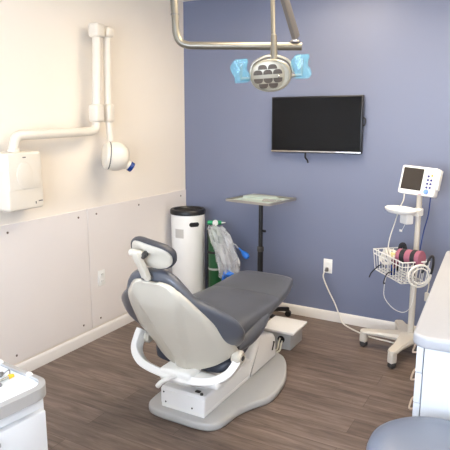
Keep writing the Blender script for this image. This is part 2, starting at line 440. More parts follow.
# dark pan that shows below the back shell
rr = []
for y, z, w, t in ((-1.77, 0.295, 0.17, 0.03), (-1.763, 0.305, 0.21, 0.055), (-1.735, 0.325, 0.238, 0.085), (-1.66, 0.345, 0.26, 0.10), (-1.5, 0.385, 0.25, 0.06), (-1.2, 0.40, 0.2, 0.05), (-0.85, 0.43, 0.15, 0.03)):
    rr.append([(CX + x, y, zz) for x, zz in slab(w, t, 0, z - t / 2, e=0.6, sc=w)])
part('seat_pan', MB().rings(rr), M['vinyl_dark'], chair, smooth=60)
for sx in (-1, 1):
    rr = []
    for q in range(13):
        f = q / 12; r_ = math.sin(PI * (0.06 + 0.88 * f)) ** 0.55
        c = Vector((CX + sx * (0.262 + 0.012 * math.sin(PI * f) - 0.012 * f), -1.70 + 0.40 * f, 0.415 + 0.055 * f))
        rr.append([c + Vector((0.030 * r_ * math.cos(2 * PI * k / 20), 0, 0.052 * r_ * (1 - 0.25 * f) * math.sin(2 * PI * k / 20))) for k in range(20)])
    part('side_bolster', MB().rings(rr), M['vinyl'], chair, smooth=60)
# headrest on its post
hc = Vector((1.192, -2.085, 0.976)); hx = Vector((1, 0.05, -0.22)).normalized(); hn = Vector((0.0, 0.90, 0.38)); hR = frame(hx, hn)
hr = MB()
def oval(a, b, n=40, e=0.8):
    return [(a * math.copysign(abs(math.cos(2 * PI * k / n)) ** e, math.cos(2 * PI * k / n)), b * math.copysign(abs(math.sin(2 * PI * k / n)) ** e, math.sin(2 * PI * k / n))) for k in range(n)]
rr = []
for h, f in ((-0.012, 0.9), (-0.018, 0.955), (-0.012, 0.985), (0.0, 1.0), (0.010, 0.99), (0.022, 0.93), (0.028, 0.78), (0.030, 0.4)):
    rr.append([hc + hR @ Vector((x * f, y * f - (0), h + 0.02 * (x / 0.12) ** 2)) for x, y in oval(0.122, 0.072)])
head = part('headrest_cushion', MB().rings(rr), M['vinyl_dark'], chair, smooth=60)
rr = []
for h, f in ((-0.026, 0.35), (-0.026, 0.82), (-0.020, 0.90), (-0.008, 0.915)):
    rr.append([hc + hR @ Vector((x * f, y * f, h + 0.02 * (x / 0.12) ** 2)) for x, y in oval(0.122, 0.072)])
part('headrest_shell', MB().rings(rr), M['shell'], head, smooth=50)
pm = MB().tube([(1.172, -2.098, 0.855), (1.166, -2.122, 0.915), (1.157, -2.145, 0.965), (1.152, -2.148, 0.99)], 0.015, 14, 4, flat=0.024)
post = part('headrest_post', pm, M['shell'], chair)
part('post_knob', MB().ball((1.132, -2.152, 0.99), 0.017).cyl((1.132, -2.15, 0.99), (1.185, -2.14, 0.985), 0.016, bev=0.003), M['shell'], post)
part('lock_knob', MB().cyl((1.186, -2.150, 0.975), (1.186, -2.115, 0.985), 0.015, bev=0.004), M['rubber'], post)
part('post_collar', MB().ball((1.168, -2.092, 0.862), 0.026, (1.15, 0.9, 0.8)), M['armgrey'], post)
part('shell_clip', MB().box((1.165, -1.835, 0.325), (0.035, 0.03, 0.03), bev=0.008).cyl((1.205, -1.84, 0.322), (1.205, -1.82, 0.33), 0.014, bev=0.003), M['white'], chair)

# ------------------------------------------------------------------ floor utility box at the chair toe
ub = thing('utility_box', 'low grey floor box with white lid beside the dental chair', 'utility box', (1.235, -0.60, 0))
part('body', MB().box((1.225, -0.60, 0.0625), (0.215, 0.22, 0.125), bev=0.004), M['plategrey'], ub)
part('lid', MB().box((1.235, -0.605, 0.134), (0.255, 0.27, 0.02), bev=0.006, seg=3), M['white_gloss'], ub)
part('grommet', MB().lathe([(0.026, 0), (0.026, 0.005), (0.019, 0.006), (0.018, 0.002)], (1.262, -0.710, 0.072), (0, -1, 0), 20), M['black'], ub)
for k, (a, z) in enumerate(((-0.003, 0.077), (0.014, 0.060))):
    hz = MB().tube([(1.258 + a, -0.716, z + 0.002), (1.264 + a, -0.75, z - 0.012), (1.270 + a, -0.785, 0.030 - 0.01 * k), (1.258 + a, -0.83 - 0.008 * k, 0.02), (1.235 + a, -0.862 + 0.01 * k, 0.012)], 0.006, 8, 5)
    single('supply_hose', hz, M['hose'], 'thin pale hose from the floor box to the chair base', 'hose', 'two hoses leaving the floor box')

# ------------------------------------------------------------------ television
tv = thing('wall_television', 'black flat television mounted on the blue wall', 'television', (1.218, -0.05, 1.335))
TR = Matrix.Rotation(math.radians(-0.4), 3, 'Y')
part('housing', MB().box((1.218, -0.04, 1.546), (0.722, 0.035, 0.425), TR, bev=0.006), M['black'], tv)
part('screen', MB().box((1.218, -0.0585, 1.551), (0.700, 0.004, 0.396), TR), M['black_gloss'], tv)
part('trim_strip', MB().box((1.218, -0.06, 1.344), (0.720, 0.008, 0.011), TR, bev=0.002), M['chrome'], tv)
part('wall_mount', MB().box((1.218, -0.012, 1.55), (0.2, 0.024, 0.2)), M['black'], tv)
part('cable', MB().tube([(1.14, -0.03, 1.345), (1.138, -0.035, 1.32), (1.136, -0.03, 1.295), (1.15, -0.02, 1.275), (1.153, -0.012, 1.255)], 0.006, 8, 4), M['black'], tv)
part('cable', MB().tube([(1.575, -0.03, 1.60), (1.592, -0.03, 1.59), (1.59, -0.03, 1.55), (1.575, -0.03, 1.54)], 0.005, 8, 4), M['black'], tv)

# ------------------------------------------------------------------ operating light on its ceiling arm
ol = thing('operating_light', 'dental operating light with round lamp head on a bent ceiling arm', 'dental light', (0.72, -1.28, CZ))
p_end = Vector((1.438, -0.905, 2.012))
ca = [(0.745, -1.235, CZ), (0.752, -1.233, 2.35), (0.76, -1.229, 2.16), (0.765, -1.226, 2.09), (0.785, -1.217, 2.045), (0.825, -1.199, 2.025), (0.88, -1.172, 2.022), (1.1, -1.067, 2.018), tuple(p_end)]
part('ceiling_arm', MB().tube(ca, 0.0225, 16, 5), M['champagne'], ol)
part('ceiling_plate', MB().lathe([(0.07, 0), (0.075, 0.006), (0.05, 0.035), (0.03, 0.04)], (0.745, -1.235, CZ), (0, 0, -1), 24), M['champagne'], ol)
part('arm_seam', MB().cyl((0.758, -1.23, 2.196), (0.758, -1.23, 2.204), 0.0245), M['armgrey'], ol)
part('pivot_bracket', MB().cyl(p_end - Vector((0.035, 0.017, -0.025)), p_end - Vector((0.035, 0.017, -0.035)), 0.03).box(p_end + Vector((-0.035, -0.017, 0.045)), (0.03, 0.03, 0.03), bev=0.006), M['chrome'], ol)
d_top = Vector((1.372, -1.20, 2.42))
a0 = p_end + Vector((-0.032, -0.017, 0.052))
part('spring_arm', MB().tube([a0, d_top + Vector((0, 0, 0.03))], 0.028, 16, flat=0.017), M['armgrey'], ol)
part('elbow_joint', MB().cyl(d_top + Vector((0, 0, -0.03)), d_top + Vector((0, 0, 0.06)), 0.03, bev=0.006), M['champagne'], ol)
d_bot = Vector((1.42, -1.255, 1.905))
part('drop_tube', MB().cyl((1.412, -1.25, 2.02), d_top, 0.0125).cyl(d_bot, (1.414, -1.25, 2.04), 0.021, 0.016, bev=0.003), M['champagne'], ol)
hc2 = Vector((1.415, -1.285, 1.822)); fwd = Vector((0.30, -0.93, -0.2)).normalized(); lx = Vector((0.93, 0.32, 0.06)).normalized(); LR = frame(lx, fwd)
yo = MB()
yo.tube([hc2 + LR @ Vector(v) for v in ((-0.118, 0.0, -0.03), (-0.10, 0.06, -0.04), (-0.05, 0.088, -0.045), (0, 0.097, -0.045), (0.05, 0.088, -0.045), (0.10, 0.06, -0.04), (0.118, 0.0, -0.03))], 0.009, 10, 4)
yo.cyl(d_bot + Vector((0, 0, 0.01)), hc2 + LR @ Vector((0, 0.088, -0.045)), 0.015)
part('yoke', yo, M['champagne'], ol)
lh = MB(); rr = []
for h, f in ((-0.10, 0.3), (-0.095, 0.55), (-0.07, 0.8), (-0.03, 0.95), (-0.012, 1.0), (0.0, 1.0), (0.008, 0.97), (0.010, 0.9), (0.004, 0.87)):
    rr.append([hc2 + LR @ Vector((x * f, y * f, h)) for x, y in oval(0.112, 0.086, 48, 0.92)])
lamp = part('lamp_head', lh.rings(rr), M['lampface'], ol)
fp = MB()
fp.prism([(x - 0.012, y + 0.004) for x, y in oval(0.088, 0.074, 40, 0.85)], 0.003, 0.012, 0.003, 2, Matrix.Translation(hc2) @ LR.to_4x4())
face = part('lamp_face', fp, M['lampface'], lamp)
cells = [(-0.039, 0.047), (0.015, 0.047), (-0.065, 0.020), (-0.012, 0.020), (0.041, 0.020), (-0.065, -0.022), (-0.012, -0.022), (0.041, -0.022), (-0.039, -0.05), (0.015, -0.05)]
for cx, cy in cells:
    up = cy > 0
    pl = []
    for k in range(17):
        a = PI * k / 16
        x, y = 0.025 * math.copysign(abs(math.cos(a)) ** 0.7, math.cos(a)), 0.025 * math.sin(a) ** 0.8 - 0.011
        pl.append((cx + x, cy + (y if up else -y)))
    if not up: pl.reverse()
    mb = MB().prism(pl, 0.012, 0.014, 0, 1, Matrix.Translation(hc2) @ LR.to_4x4())
    part('reflector_cell', mb, M['lamphole'], lamp)
part('sensor_button', MB().ball(hc2 + LR @ Vector((0.046, -0.003, 0.013)), 0.007), M['chrome'], lamp)
for sx in (-1, 1):
    h0 = hc2 + LR @ Vector((sx * 0.108, 0.0 - 0.012, -0.015)); h1 = hc2 + LR @ Vector((sx * 0.165, -0.008, -0.01))
    hd = MB().cyl(h0, h1, 0.0085, bev=0.002)
    h2 = h1 + Vector((0, 0, 0.085)) if sx < 0 else h1 + Vector((0, 0, 0.085))
    hd.cyl(h1 - Vector((0, 0, 0.008)), h2, 0.0075, bev=0.002)
    han = part('handle', hd, M['champagne'], ol)
    # crumpled plastic barrier sleeve around the grip
    rr = []
    for i in range(9):
        z = -0.02 + 0.125 * i / 8; ring = []
        for k in range(20):
            a = 2 * PI * k / 20
            r = 0.042 * (1 + 0.16 * math.sin(3 * a + i * 0.9) + 0.1 * math.sin(7 * a - i * 1.3)) * (0.75 if i in (0, 8) else 1)
            ring.append(h1 + LR @ Vector((r * 1.0 * math.cos(a) + 0.006 * math.sin(i), z * 1.0, r * 0.42 * math.sin(a))))
        rr.append(ring)
    part('barrier_sleeve', MB().rings(rr, cap=False), M['sleeve'], han, smooth=20, label='blue plastic barrier sleeve')

# ------------------------------------------------------------------ wall x-ray unit
xr = thing('xray_unit', 'wall mounted dental x-ray unit with folded ivory arm', 'x-ray unit', (0, -1.88, 1.07))
bx = MB().prism(rrect(0.255, 0.335, 0.02, 5), 0.0, 0.15, 0.012, 3, Matrix(((0, 0, 1, 0.001), (1, 0, 0, -1.887), (0, 1, 0, 1.2375), (0, 0, 0, 1))))
box = part('control_box', bx, M['ivory'], xr)
# removable front cover with a tongue-shaped lower edge
tg = [(-0.118, 0.145), (-0.118, -0.058), (0.10, -0.058), (0.10, 0.145)]
part('front_panel', MB().prism([(a, b) for a, b in tg], 0.0, 0.009, 0.002, 2, Matrix(((0, 0, 1, 0.148), (1, 0, 0, -1.887), (0, 1, 0, 1.25), (0, 0, 0, 1)))), M['ivory'], box)
ov = [(-0.01 + 0.058 * math.cos(2 * PI * k / 32), 0.022 + 0.078 * math.sin(2 * PI * k / 32)) for k in range(32)]
part('oval_insert', MB().prism(ov, 0.0, 0.006, 0.003, 2, Matrix(((0, 0, 1, 0.155), (1, 0, 0, -1.887), (0, 1, 0, 1.25), (0, 0, 0, 1)))), M['ivory'], box)
part('status_mark', MB().box((0.1575, -1.895, 1.375), (0.002, 0.022, 0.006)), M['print'], box)
part('maker_mark', MB().box((0.1505, -1.822, 1.105), (0.002, 0.008, 0.014)).box((0.1505, -1.787, 1.113), (0.002, 0.03, 0.006)), M['print'], box)
AX = 0.115
part('extension_arm', MB().tube([(0.09, -1.908, 1.40), (0.095, -1.908, 1.44), (0.10, -1.895, 1.48), (0.105, -1.86, 1.497), (AX, -1.75, 1.50), (AX, -1.36, 1.507), (AX, -1.28, 1.512), (AX, -1.245, 1.535), (AX, -1.237, 1.58), (AX, -1.236, 1.62)], 0.029, 18, 5), M['ivory'], xr)
part('arm_collar', MB().cyl((0.09, -1.908, 1.40), (0.09, -1.908, 1.425), 0.036, bev=0.004), M['ivory'], xr)
def xbox(y, z0, z1, w, d): return MB().box((AX, y, (z0 + z1) / 2), (d, w, z1 - z0), bev=0.018, seg=3)
part('scissor_arm', MB().cyl((AX, -1.232, 1.60), (AX, -1.200, 2.14), 0.030), M['ivory'], xr)
part('scissor_arm', MB().cyl((AX, -1.120, 1.60), (AX, -1.098, 2.15), 0.026), M['ivory'], xr)
part('joint_cover', xbox(-1.233, 1.568, 1.685, 0.082, 0.08), M['ivory'], xr)
part('joint_cover', xbox(-1.119, 1.566, 1.69, 0.070, 0.075), M['ivory'], xr)
part('joint_cover', xbox(-1.199, 2.115, 2.205, 0.085, 0.085), M['ivory'], xr)
part('joint_cover', xbox(-1.102, 2.125, 2.195, 0.070, 0.08), M['ivory'], xr)
part('joint_bridge', MB().box((AX - 0.005, -1.15, 2.165), (0.05, 0.06, 0.05), bev=0.01), M['ivory'], xr)
part('head_stem', MB().cyl((AX + 0.01, -1.112, 1.40), (AX, -1.115, 1.585), 0.024), M['ivory'], xr)
hc3 = Vector((0.158, -1.120, 1.337)); ha = Vector((0.50, 0.62, -0.10)).normalized()
th = part('tube_head', MB().lathe([(0.0, -0.078), (0.075, -0.075), (0.092, -0.063), (0.097, -0.047), (0.095, -0.042), (0.095, -0.036), (0.100, -0.032), (0.102, 0.0), (0.098, 0.035), (0.083, 0.07), (0.055, 0.094), (0.0, 0.104)], hc3, ha, 36), M['ivory'], xr)
part('seam_ring', MB().lathe([(0.0955, -0.043), (0.0962, -0.039), (0.0955, -0.035)], hc3, ha, 36, cap=False), M['print'], th)
ca_ = (ha + Vector((0.20, 0.20, -0.75))).normalized(); c0 = hc3 + ca_ * 0.066
part('cone', MB().lathe([(0.05, 0), (0.045, 0.03), (0.036, 0.045), (0.034, 0.055)], c0, ca_, 24), M['ivory'], th)
part('cone_collar', MB().lathe([(0.03, 0), (0.036, 0.002), (0.036, 0.026), (0.033, 0.03), (0.022, 0.031), (0.02, 0.02)], c0 + ca_ * 0.054, ca_, 24), M['deepblue'], th)

# ------------------------------------------------------------------ outlets
po = thing('power_outlet', 'white power outlet low on the white panelled wall', 'power outlet', (0.008, -1.138, 0.395))
part('cover_plate', MB().box((0.011, -1.138, 0.447), (0.006, 0.072, 0.115), bev=0.003), M['white'], po)
for z in (0.472, 0.422):
    rcp = part('receptacle', MB().box((0.015, -1.138, z), (0.004, 0.034, 0.03), bev=0.0018), M['white'], po)
    part('slots', MB().box((0.0172, -1.145, z + 0.002), (0.001, 0.003, 0.009)).box((0.0172, -1.131, z + 0.002), (0.001, 0.003, 0.007)), M['print'], rcp)
po2 = thing('power_outlet', 'white power outlet with a cord plugged in on the blue wall', 'power outlet', (1.342, 0, 0.395))
part('cover_plate', MB().box((1.342, -0.003, 0.447), (0.072, 0.006, 0.115), bev=0.003), M['white'], po2)
for z in (0.472, 0.422):
    rcp = part('receptacle', MB().box((1.342, -0.007, z), (0.034, 0.004, 0.03), bev=0.0018), M['white'], po2)
pc = thing('mains_lead', 'white power cord running from the blue wall outlet to the monitor stand', 'cord', (1.34, -0.02, 0.42))
part('wire', MB().tube([(1.334, -0.047, 0.42), (1.325, -0.055, 0.38), (1.335, -0.045, 0.33), (1.37, -0.035, 0.25), (1.42, -0.032, 0.16), (1.455, -0.032, 0.08), (1.49, -0.05, 0.022), (1.55, -0.085, 0.006), (1.65, -0.15, 0.006), (1.76, -0.20, 0.006), (1.9, -0.22, 0.006), (2.02, -0.26, 0.008)], 0.0055, 8, 6), M['cord'], pc)
part('plug', MB().box((1.342, -0.024, 0.424), (0.026, 0.03, 0.03), rz(0.3), bev=0.006).cyl((1.340, -0.036, 0.422), (1.334, -0.05, 0.418), 0.009, 0.006), M['armgrey'], pc, label='grey plug')

# ------------------------------------------------------------------ white cylindrical bin
bn = thing('cylinder_bin', 'tall white cylindrical bin with black rim standing in the wall corner', 'bin', (0.185, -0.245, 0))
bc = (0.185, -0.245, 0)
part('body', MB().lathe([(0.138, 0.0), (0.142, 0.01), (0.142, 0.80), (0.140, 0.815)], bc, (0, 0, 1), 48), M['white'], bn)
part('rim', MB().lathe([(0.146, 0.808), (0.150, 0.813), (0.150, 0.838), (0.143, 0.848), (0.126, 0.848), (0.118, 0.833), (0.105, 0.828), (0.0, 0.824)], bc, (0, 0, 1), 48), M['black'], bn)
gr = MB()
for k in range(-4, 5): gr.box((0.185 + k * 0.024, -0.245, 0.830), (0.006, 2 * math.sqrt(max(0.001, 0.11 ** 2 - (k * 0.024) ** 2)), 0.006))
part('grille', gr, M['rubber'], bn)
def on_cyl(c, r, a0, a1, z0, z1, n=10):
    return [[(c[0] + r * math.cos(a0 + (a1 - a0) * k / n), c[1] + r * math.sin(a0 + (a1 - a0) * k / n), z) for k in range(n + 1)] for z in (z0, z1)]
va = math.atan2(-4.11 + 0.245, 2.73 - 0.185)
def cyl_patch(c, r, a, wa, z0, z1, th, n=16, rnd=False):
    rr = []; zm = (z0 + z1) / 2; h = (z1 - z0) / 2; L = wa * r / 2
    for i in range(n + 1):
        u = -L + 2 * L * i / n
        hh = h
        if rnd: hh = h * math.sqrt(max(0.02, 1 - (max(0, abs(u) - (L - h)) / h) ** 2))
        an = a + u / r; ca, sa = math.cos(an), math.sin(an)
        rr.append([(c[0] + q * ca, c[1] + q * sa, z) for q, z in ((r - 0.004, zm - hh), (r + th, zm - hh), (r + th, zm + hh), (r - 0.004, zm + hh))])
    return MB().rings(rr)
part('handle_slot', cyl_patch(bc, 0.142, va + 0.37, 0.62, 0.715, 0.752, 0.002, rnd=True), M['black'], bn)
part('sticker', cyl_patch(bc, 0.142, va - 0.55, 0.56, 0.62, 0.695, 0.001), M['label'], bn)

# ------------------------------------------------------------------ oxygen tank on its stand, bag over it
ot = thing('oxygen_tank', 'green oxygen tank with regulator beside the white cylindrical bin', 'gas tank', (0.45, -0.245, 0))
tc_ = (0.45, -0.245, 0)
part('cylinder', MB().lathe([(0.05, 0.02), (0.056, 0.03), (0.056, 0.64), (0.05, 0.675), (0.03, 0.70), (0.018, 0.71)], tc_, (0, 0, 1), 28), M['green'], ot)
rg = part('valve', MB().cyl((0.45, -0.245, 0.70), (0.45, -0.245, 0.775), 0.014, bev=0.003).cyl((0.395, -0.275, 0.753), (0.50, -0.225, 0.753), 0.017, bev=0.004), M['green_lt'], ot)
part('gauge', MB().cyl((0.462, -0.262, 0.757), (0.478, -0.29, 0.757), 0.023, bev=0.004), M['white'], rg)
part('outlet_barb', MB().cyl((0.50, -0.225, 0.753), (0.53, -0.212, 0.755), 0.008, 0.003), M['white'], rg)
part('strap', MB().lathe([(0.0575, 0.36), (0.059, 0.362), (0.059, 0.375), (0.0575, 0.377)], tc_, (0, 0, 1), 28, cap=False), M['label'], ot)
tk = thing('tank_stand', 'dark upright stand holding the green oxygen tank', 'stand', (0.42, -0.23, 0))
tkb = MB().prism(rrect(0.20, 0.17, 0.02, 4, 0.45, -0.235), 0.0, 0.02, 0.004)
part('base', tkb, M['black'], tk)
part('upright', MB().box((0.372, -0.205, 0.36), (0.03, 0.03, 0.72), bev=0.004), M['black'], tk)
part('upright', MB().box((0.525, -0.20, 0.23), (0.025, 0.025, 0.46), bev=0.004), M['black'], tk)
part('ring', MB().lathe([(0.058, 0.5), (0.066, 0.502), (0.066, 0.518), (0.058, 0.52)], tc_, (0, 0, 1), 28, cap=False).box((0.392, -0.215, 0.51), (0.03, 0.02, 0.018)), M['black'], tk)

# clear bag hanging from the regulator
bg = thing('plastic_bag', 'crumpled clear plastic bag hanging from the green tank valve', 'plastic bag', (0.6, -0.33, 0.33))
prof = [(0.745, 0.455, 0.565), (0.72, 0.445, 0.60), (0.68, 0.46, 0.635), (0.62, 0.485, 0.67), (0.54, 0.52, 0.70), (0.46, 0.53, 0.72), (0.38, 0.545, 0.715), (0.34, 0.55, 0.66), (0.325, 0.56, 0.62)]
rr = []
for i, (z, x0, x1) in enumerate(prof):
    cx, hw = (x0 + x1) / 2, (x1 - x0) / 2; ring = []
    for k in range(36):
        a = 2 * PI * k / 36
        wv = 1 + 0.10 * math.sin(5 * a + i * 1.1) + 0.08 * math.sin(9 * a - i * 1.7)
        dp = (0.02 + 0.03 * math.sin(PI * i / 8)) * (1 + 0.35 * math.sin(7 * a + i * 2.0) + 0.25 * math.sin(11 * a - i))
        ring.append((cx + hw * wv * math.cos(a), -0.345 + dp * math.sin(a) + 0.25 * (cx + hw * math.cos(a) - 0.55) * 0.3, z + 0.008 * math.sin(4 * a + i)))
    rr.append(ring)
part('film', MB().rings(rr), M['clear'], bg, smooth=18)
part('tubing', MB().tube([(0.60, -0.345, 0.66), (0.63, -0.345, 0.58), (0.61, -0.345, 0.5), (0.65, -0.345, 0.45), (0.63, -0.345, 0.38)], 0.010, 8, 5).tube([(0.57, -0.345, 0.62), (0.585, -0.345, 0.5), (0.6, -0.345, 0.4)], 0.012, 8, 5), M['clear'], bg)
part('folded_mask', MB().ball((0.565, -0.345, 0.5), 0.05, (0.5, 0.4, 1.6)), M['clear'], bg)
part('mask', MB().ball((0.645, -0.36, 0.372), 0.052, (0.95, 0.6, 0.55)).cyl((0.605, -0.36, 0.355), (0.59, -0.36, 0.30), 0.018, 0.012), M['blue'], bg, label='bright blue plastic mask')
bulb = part('squeeze_bulb', MB().lathe([(0.005, -0.075), (0.007, -0.045), (0.012, -0.03), (0.022, -0.01), (0.026, 0.015), (0.020, 0.035), (0.006, 0.043)], (0.762, -0.31, 0.535), (0.72, -0.1, -0.55), 20), M['blue'], bg, label='bright blue squeeze bulb')
part('connecting_tube', MB().tube([(0.66, -0.345, 0.62), (0.685, -0.33, 0.61), (0.70, -0.31, 0.58)], 0.006, 8, 4), M['clear'], bulb)

# ------------------------------------------------------------------ instrument tray stand
tsx, tsy = 0.885, -0.285
ts = thing('tray_stand', 'rolling black post stand with a flat square steel tray', 'tray stand', (tsx, tsy, 0))
tr = MB(); ta = math.radians(-9); T = Matrix.Translation((tsx, tsy, 0)) @ Matrix.Rotation(ta, 4, 'Z')
o1 = rrect(0.41, 0.385, 0.02, 5); o2 = rrect(0.385, 0.36, 0.015, 5)
tr.rings([[T @ Vector((a, b, z)) for a, b in o] for o, z in ((o1, 0.972), (o1, 0.99), (o2, 0.99), (o2, 0.978))])
part('tray', tr, M['tray'], ts)
part('post', MB().cyl((tsx, tsy, 0.06), (tsx, tsy, 0.60), 0.022).cyl((tsx, tsy, 0.58), (tsx, tsy, 0.972), 0.017), M['black'], ts)
part('collar', MB().cyl((tsx, tsy, 0.57), (tsx, tsy, 0.61), 0.026, bev=0.004), M['rubber'], ts)
part('lock_knob', MB().cyl((tsx + 0.02, tsy - 0.01, 0.74), (tsx + 0.05, tsy - 0.02, 0.74), 0.01, bev=0.002), M['black'], ts)
for k in range(5):
    a = math.radians(52 + 72 * k); ux, uy = math.cos(a), math.sin(a); R5 = 0.26
    lg = part('leg', MB().tube([(tsx + 0.015 * ux, tsy + 0.015 * uy, 0.085), (tsx + 0.12 * ux, tsy + 0.12 * uy, 0.08), (tsx + R5 * ux, tsy + R5 * uy, 0.062)], 0.016, 10, 3, flat=0.018), M['black'], ts)
    cpos = Vector((tsx + R5 * ux, tsy + R5 * uy, 0.025)); sd = Vector((-uy, ux, 0)) * 0.7 + Vector((ux, uy, 0)) * 0.5; sd.normalize()
    cs = MB().cyl(cpos - sd * 0.02, cpos - sd * 0.006, 0.025, bev=0.004).cyl(cpos + sd * 0.006, cpos + sd * 0.02, 0.025, bev=0.004).cyl(cpos, cpos + Vector((0, 0, 0.04)), 0.008)
    part('caster', cs, M['black'], lg)
def on_tray(x, y): return T @ Vector((x, y, 0))
pp = MB(); pp.prism(rrect(0.365, 0.33, 0.005, 2), 0.979, 0.981, 0, 1, T)
single('tray_paper', pp, M['paper'], 'pale green paper sheet lining the steel tray', 'paper')
pk = MB(); rr = []
for sz, z in ((0.97, 0.9815), (1.0, 0.984), (0.98, 0.993), (0.9, 0.998)):
    rr.append([T @ Vector((a * sz, b * sz, z + 0.002 * math.sin(40 * a))) for a, b in rrect(0.26, 0.12, 0.01, 3, -0.05, 0.06)])
single('sterile_pouch', pk.rings(rr), M['paper'], 'flat wrapped instrument pouch lying on the steel tray', 'pouch')
for k in range(3):
    y = -0.01 - 0.04 * k
    ins = MB().tube([T @ Vector((0.03 + 0.02 * k, y, 0.987)), T @ Vector((0.10 + 0.02 * k, y + 0.01, 0.988)), T @ Vector((0.165, y + 0.02, 0.987)), T @ Vector((0.172, y + 0.024, 0.994))], 0.0045, 8, 4)
    single('dental_instrument', ins, M['chrome'], 'thin steel dental instrument on the right half of the tray', 'dental instrument', 'instruments on the steel tray')

# ------------------------------------------------------------------ patient monitor stand
mx, my = 2.06, -0.33
ms = thing('monitor_stand', 'beige rolling stand carrying the patient monitor and wire basket', 'monitor stand', (mx, my, 0))
hub = MB().lathe([(0.085, 0.0), (0.09, 0.01), (0.085, 0.03), (0.05, 0.045), (0.03, 0.05)], (mx, my, 0.10), (0, 0, 1), 28)
part('base_hub', hub, M['beige'], ms)
for k in range(5):
    a = math.radians(189 + 72 * k); ux, uy = math.cos(a), math.sin(a); R5 = 0.31
    if a % (2 * PI) < math.radians(130) and a % (2 * PI) > math.radians(60): R5 = 0.29
    lg = MB(); rr = []
    for q, w, z0, z1 in ((0.04, 0.07, 0.07, 0.115), (0.12, 0.052, 0.072, 0.112), (0.22, 0.036, 0.075, 0.105), (R5 - 0.02, 0.036, 0.077, 0.102), (R5 + 0.01, 0.03, 0.078, 0.10), (R5 + 0.025, 0.014, 0.08, 0.097)):
        c = Vector((mx + q * ux, my + q * uy, 0)); sd = Vector((-uy, ux, 0))
        z0 += 0.025; z1 += 0.025
        rr.append([c + sd * (w * 0.85) + Vector((0, 0, z0)), c + sd * w + Vector((0, 0, (z0 + z1) / 2)), c + sd * (w * 0.8) + Vector((0, 0, z1)), c - sd * (w * 0.8) + Vector((0, 0, z1)), c - sd * w + Vector((0, 0, (z0 + z1) / 2)), c - sd * (w * 0.85) + Vector((0, 0, z0))])
    lo = part('leg', lg.rings(rr), M['beige'], ms, smooth=40)
    cp = Vector((mx + R5 * ux, my + R5 * uy, 0.03)); sd = Vector((-uy, ux, 0)) * 0.85 + Vector((ux, uy, 0)) * 0.4; sd.normalize()
    if k == 1: pass
    part('caster', MB().cyl(cp - sd * 0.02 - Vector((0, 0, 0.006)), cp + sd * 0.02 - Vector((0, 0, 0.006)), 0.024, bev=0.006), M['rubber'], lo, label='dark rubber wheel')
    fkm = MB().box(cp + Vector((0, 0, 0.041)), (0.046, 0.05, 0.068), rz(math.atan2(sd.y, sd.x)), bev=0.01, seg=3)
    part('caster_fork', fkm, M['beige'], lo)
part('pole', MB().cyl((mx, my, 0.10), (mx, my, 0.50), 0.021).cyl((mx, my, 0.48), (mx, my, 1.15), 0.0175), M['beige'], ms)
part('pole_slot', MB().box((mx + 0.004, my - 0.0175, 0.58), (0.006, 0.006, 0.20)), M['print'], ms)
part('collar', MB().cyl((mx, my, 0.965), (mx, my, 1.015), 0.03, bev=0.005).box((mx - 0.01, my - 0.03, 0.985), (0.05, 0.03, 0.04), rz(-0.4), bev=0.005), M['white'], ms)
# oval accessory shelf
e_ = Vector((0.72, -0.69, 0)).normalized(); n_ = Vector((-0.69, -0.72, 0)).normalized()
sc_ = Vector((1.965, -0.425, 1.005)); rr = []
for f, z in ((0.55, -0.018), (0.85, -0.012), (0.97, 0.0), (1.0, 0.012), (0.97, 0.015), (0.92, 0.012), (0.85, 0.0), (0.5, -0.004)):
    rr.append([sc_ + e_ * (0.135 * f * math.cos(2 * PI * k / 32)) + n_ * (0.085 * f * math.sin(2 * PI * k / 32)) + Vector((0, 0, z)) for k in range(32)])
part('accessory_shelf', MB().rings(rr), M['white'], ms)
part('shelf_bracket', MB().box((2.025, -0.365, 0.995), (0.10, 0.06, 0.022), rz(math.atan2(0.69, 0.72)), bev=0.006), M['white'], ms)
part('cable_box', MB().box((1.995, -0.375, 0.945), (0.075, 0.055, 0.065), rz(-0.75), bev=0.006), M['white'], ms)
# wire basket
BC = Vector((1.985, -0.452, 0)); BL, BW, zt, zb = 0.39, 0.185, 0.715, 0.575
e_ = Vector((0.66, -0.75, 0)).normalized(); n_ = Vector((-0.75, -0.66, 0)).normalized()
def bp(u, v, z, f=1.0): return BC + e_ * (u * BL / 2 * f) + n_ * (v * BW / 2 * f) + Vector((0, 0, z))
bk = MB(); wr = 0.0032
def loopz(z, f, r): bk.tube([bp(-1, -1, z, f), bp(1, -1, z, f), bp(1, 1, z, f), bp(-1, 1, z, f)], r, 6, 0, closed=True)
loopz(zt, 1, 0.0045); loopz(zt - 0.03, 0.985, wr); loopz(zb, 0.9, wr)
for k in range(11):
    u = -1 + 2 * k / 10
    bk.tube([bp(u, 1, zt), bp(u, 1, zb, 0.9), bp(u, -1, zb, 0.9), bp(u, -1, zt)], wr, 6)
for k in range(6):
    v = -1 + 2 * k / 5
    bk.tube([bp(1, v, zt), bp(1, v, zb, 0.9), bp(-1, v, zb, 0.9), bp(-1, v, zt)], wr, 6)
bk.box((mx - 0.012, my - 0.03, 0.695), (0.05, 0.06, 0.03), rz(-0.75))
part('wire_basket', bk, M['wire'], ms, smooth=60)

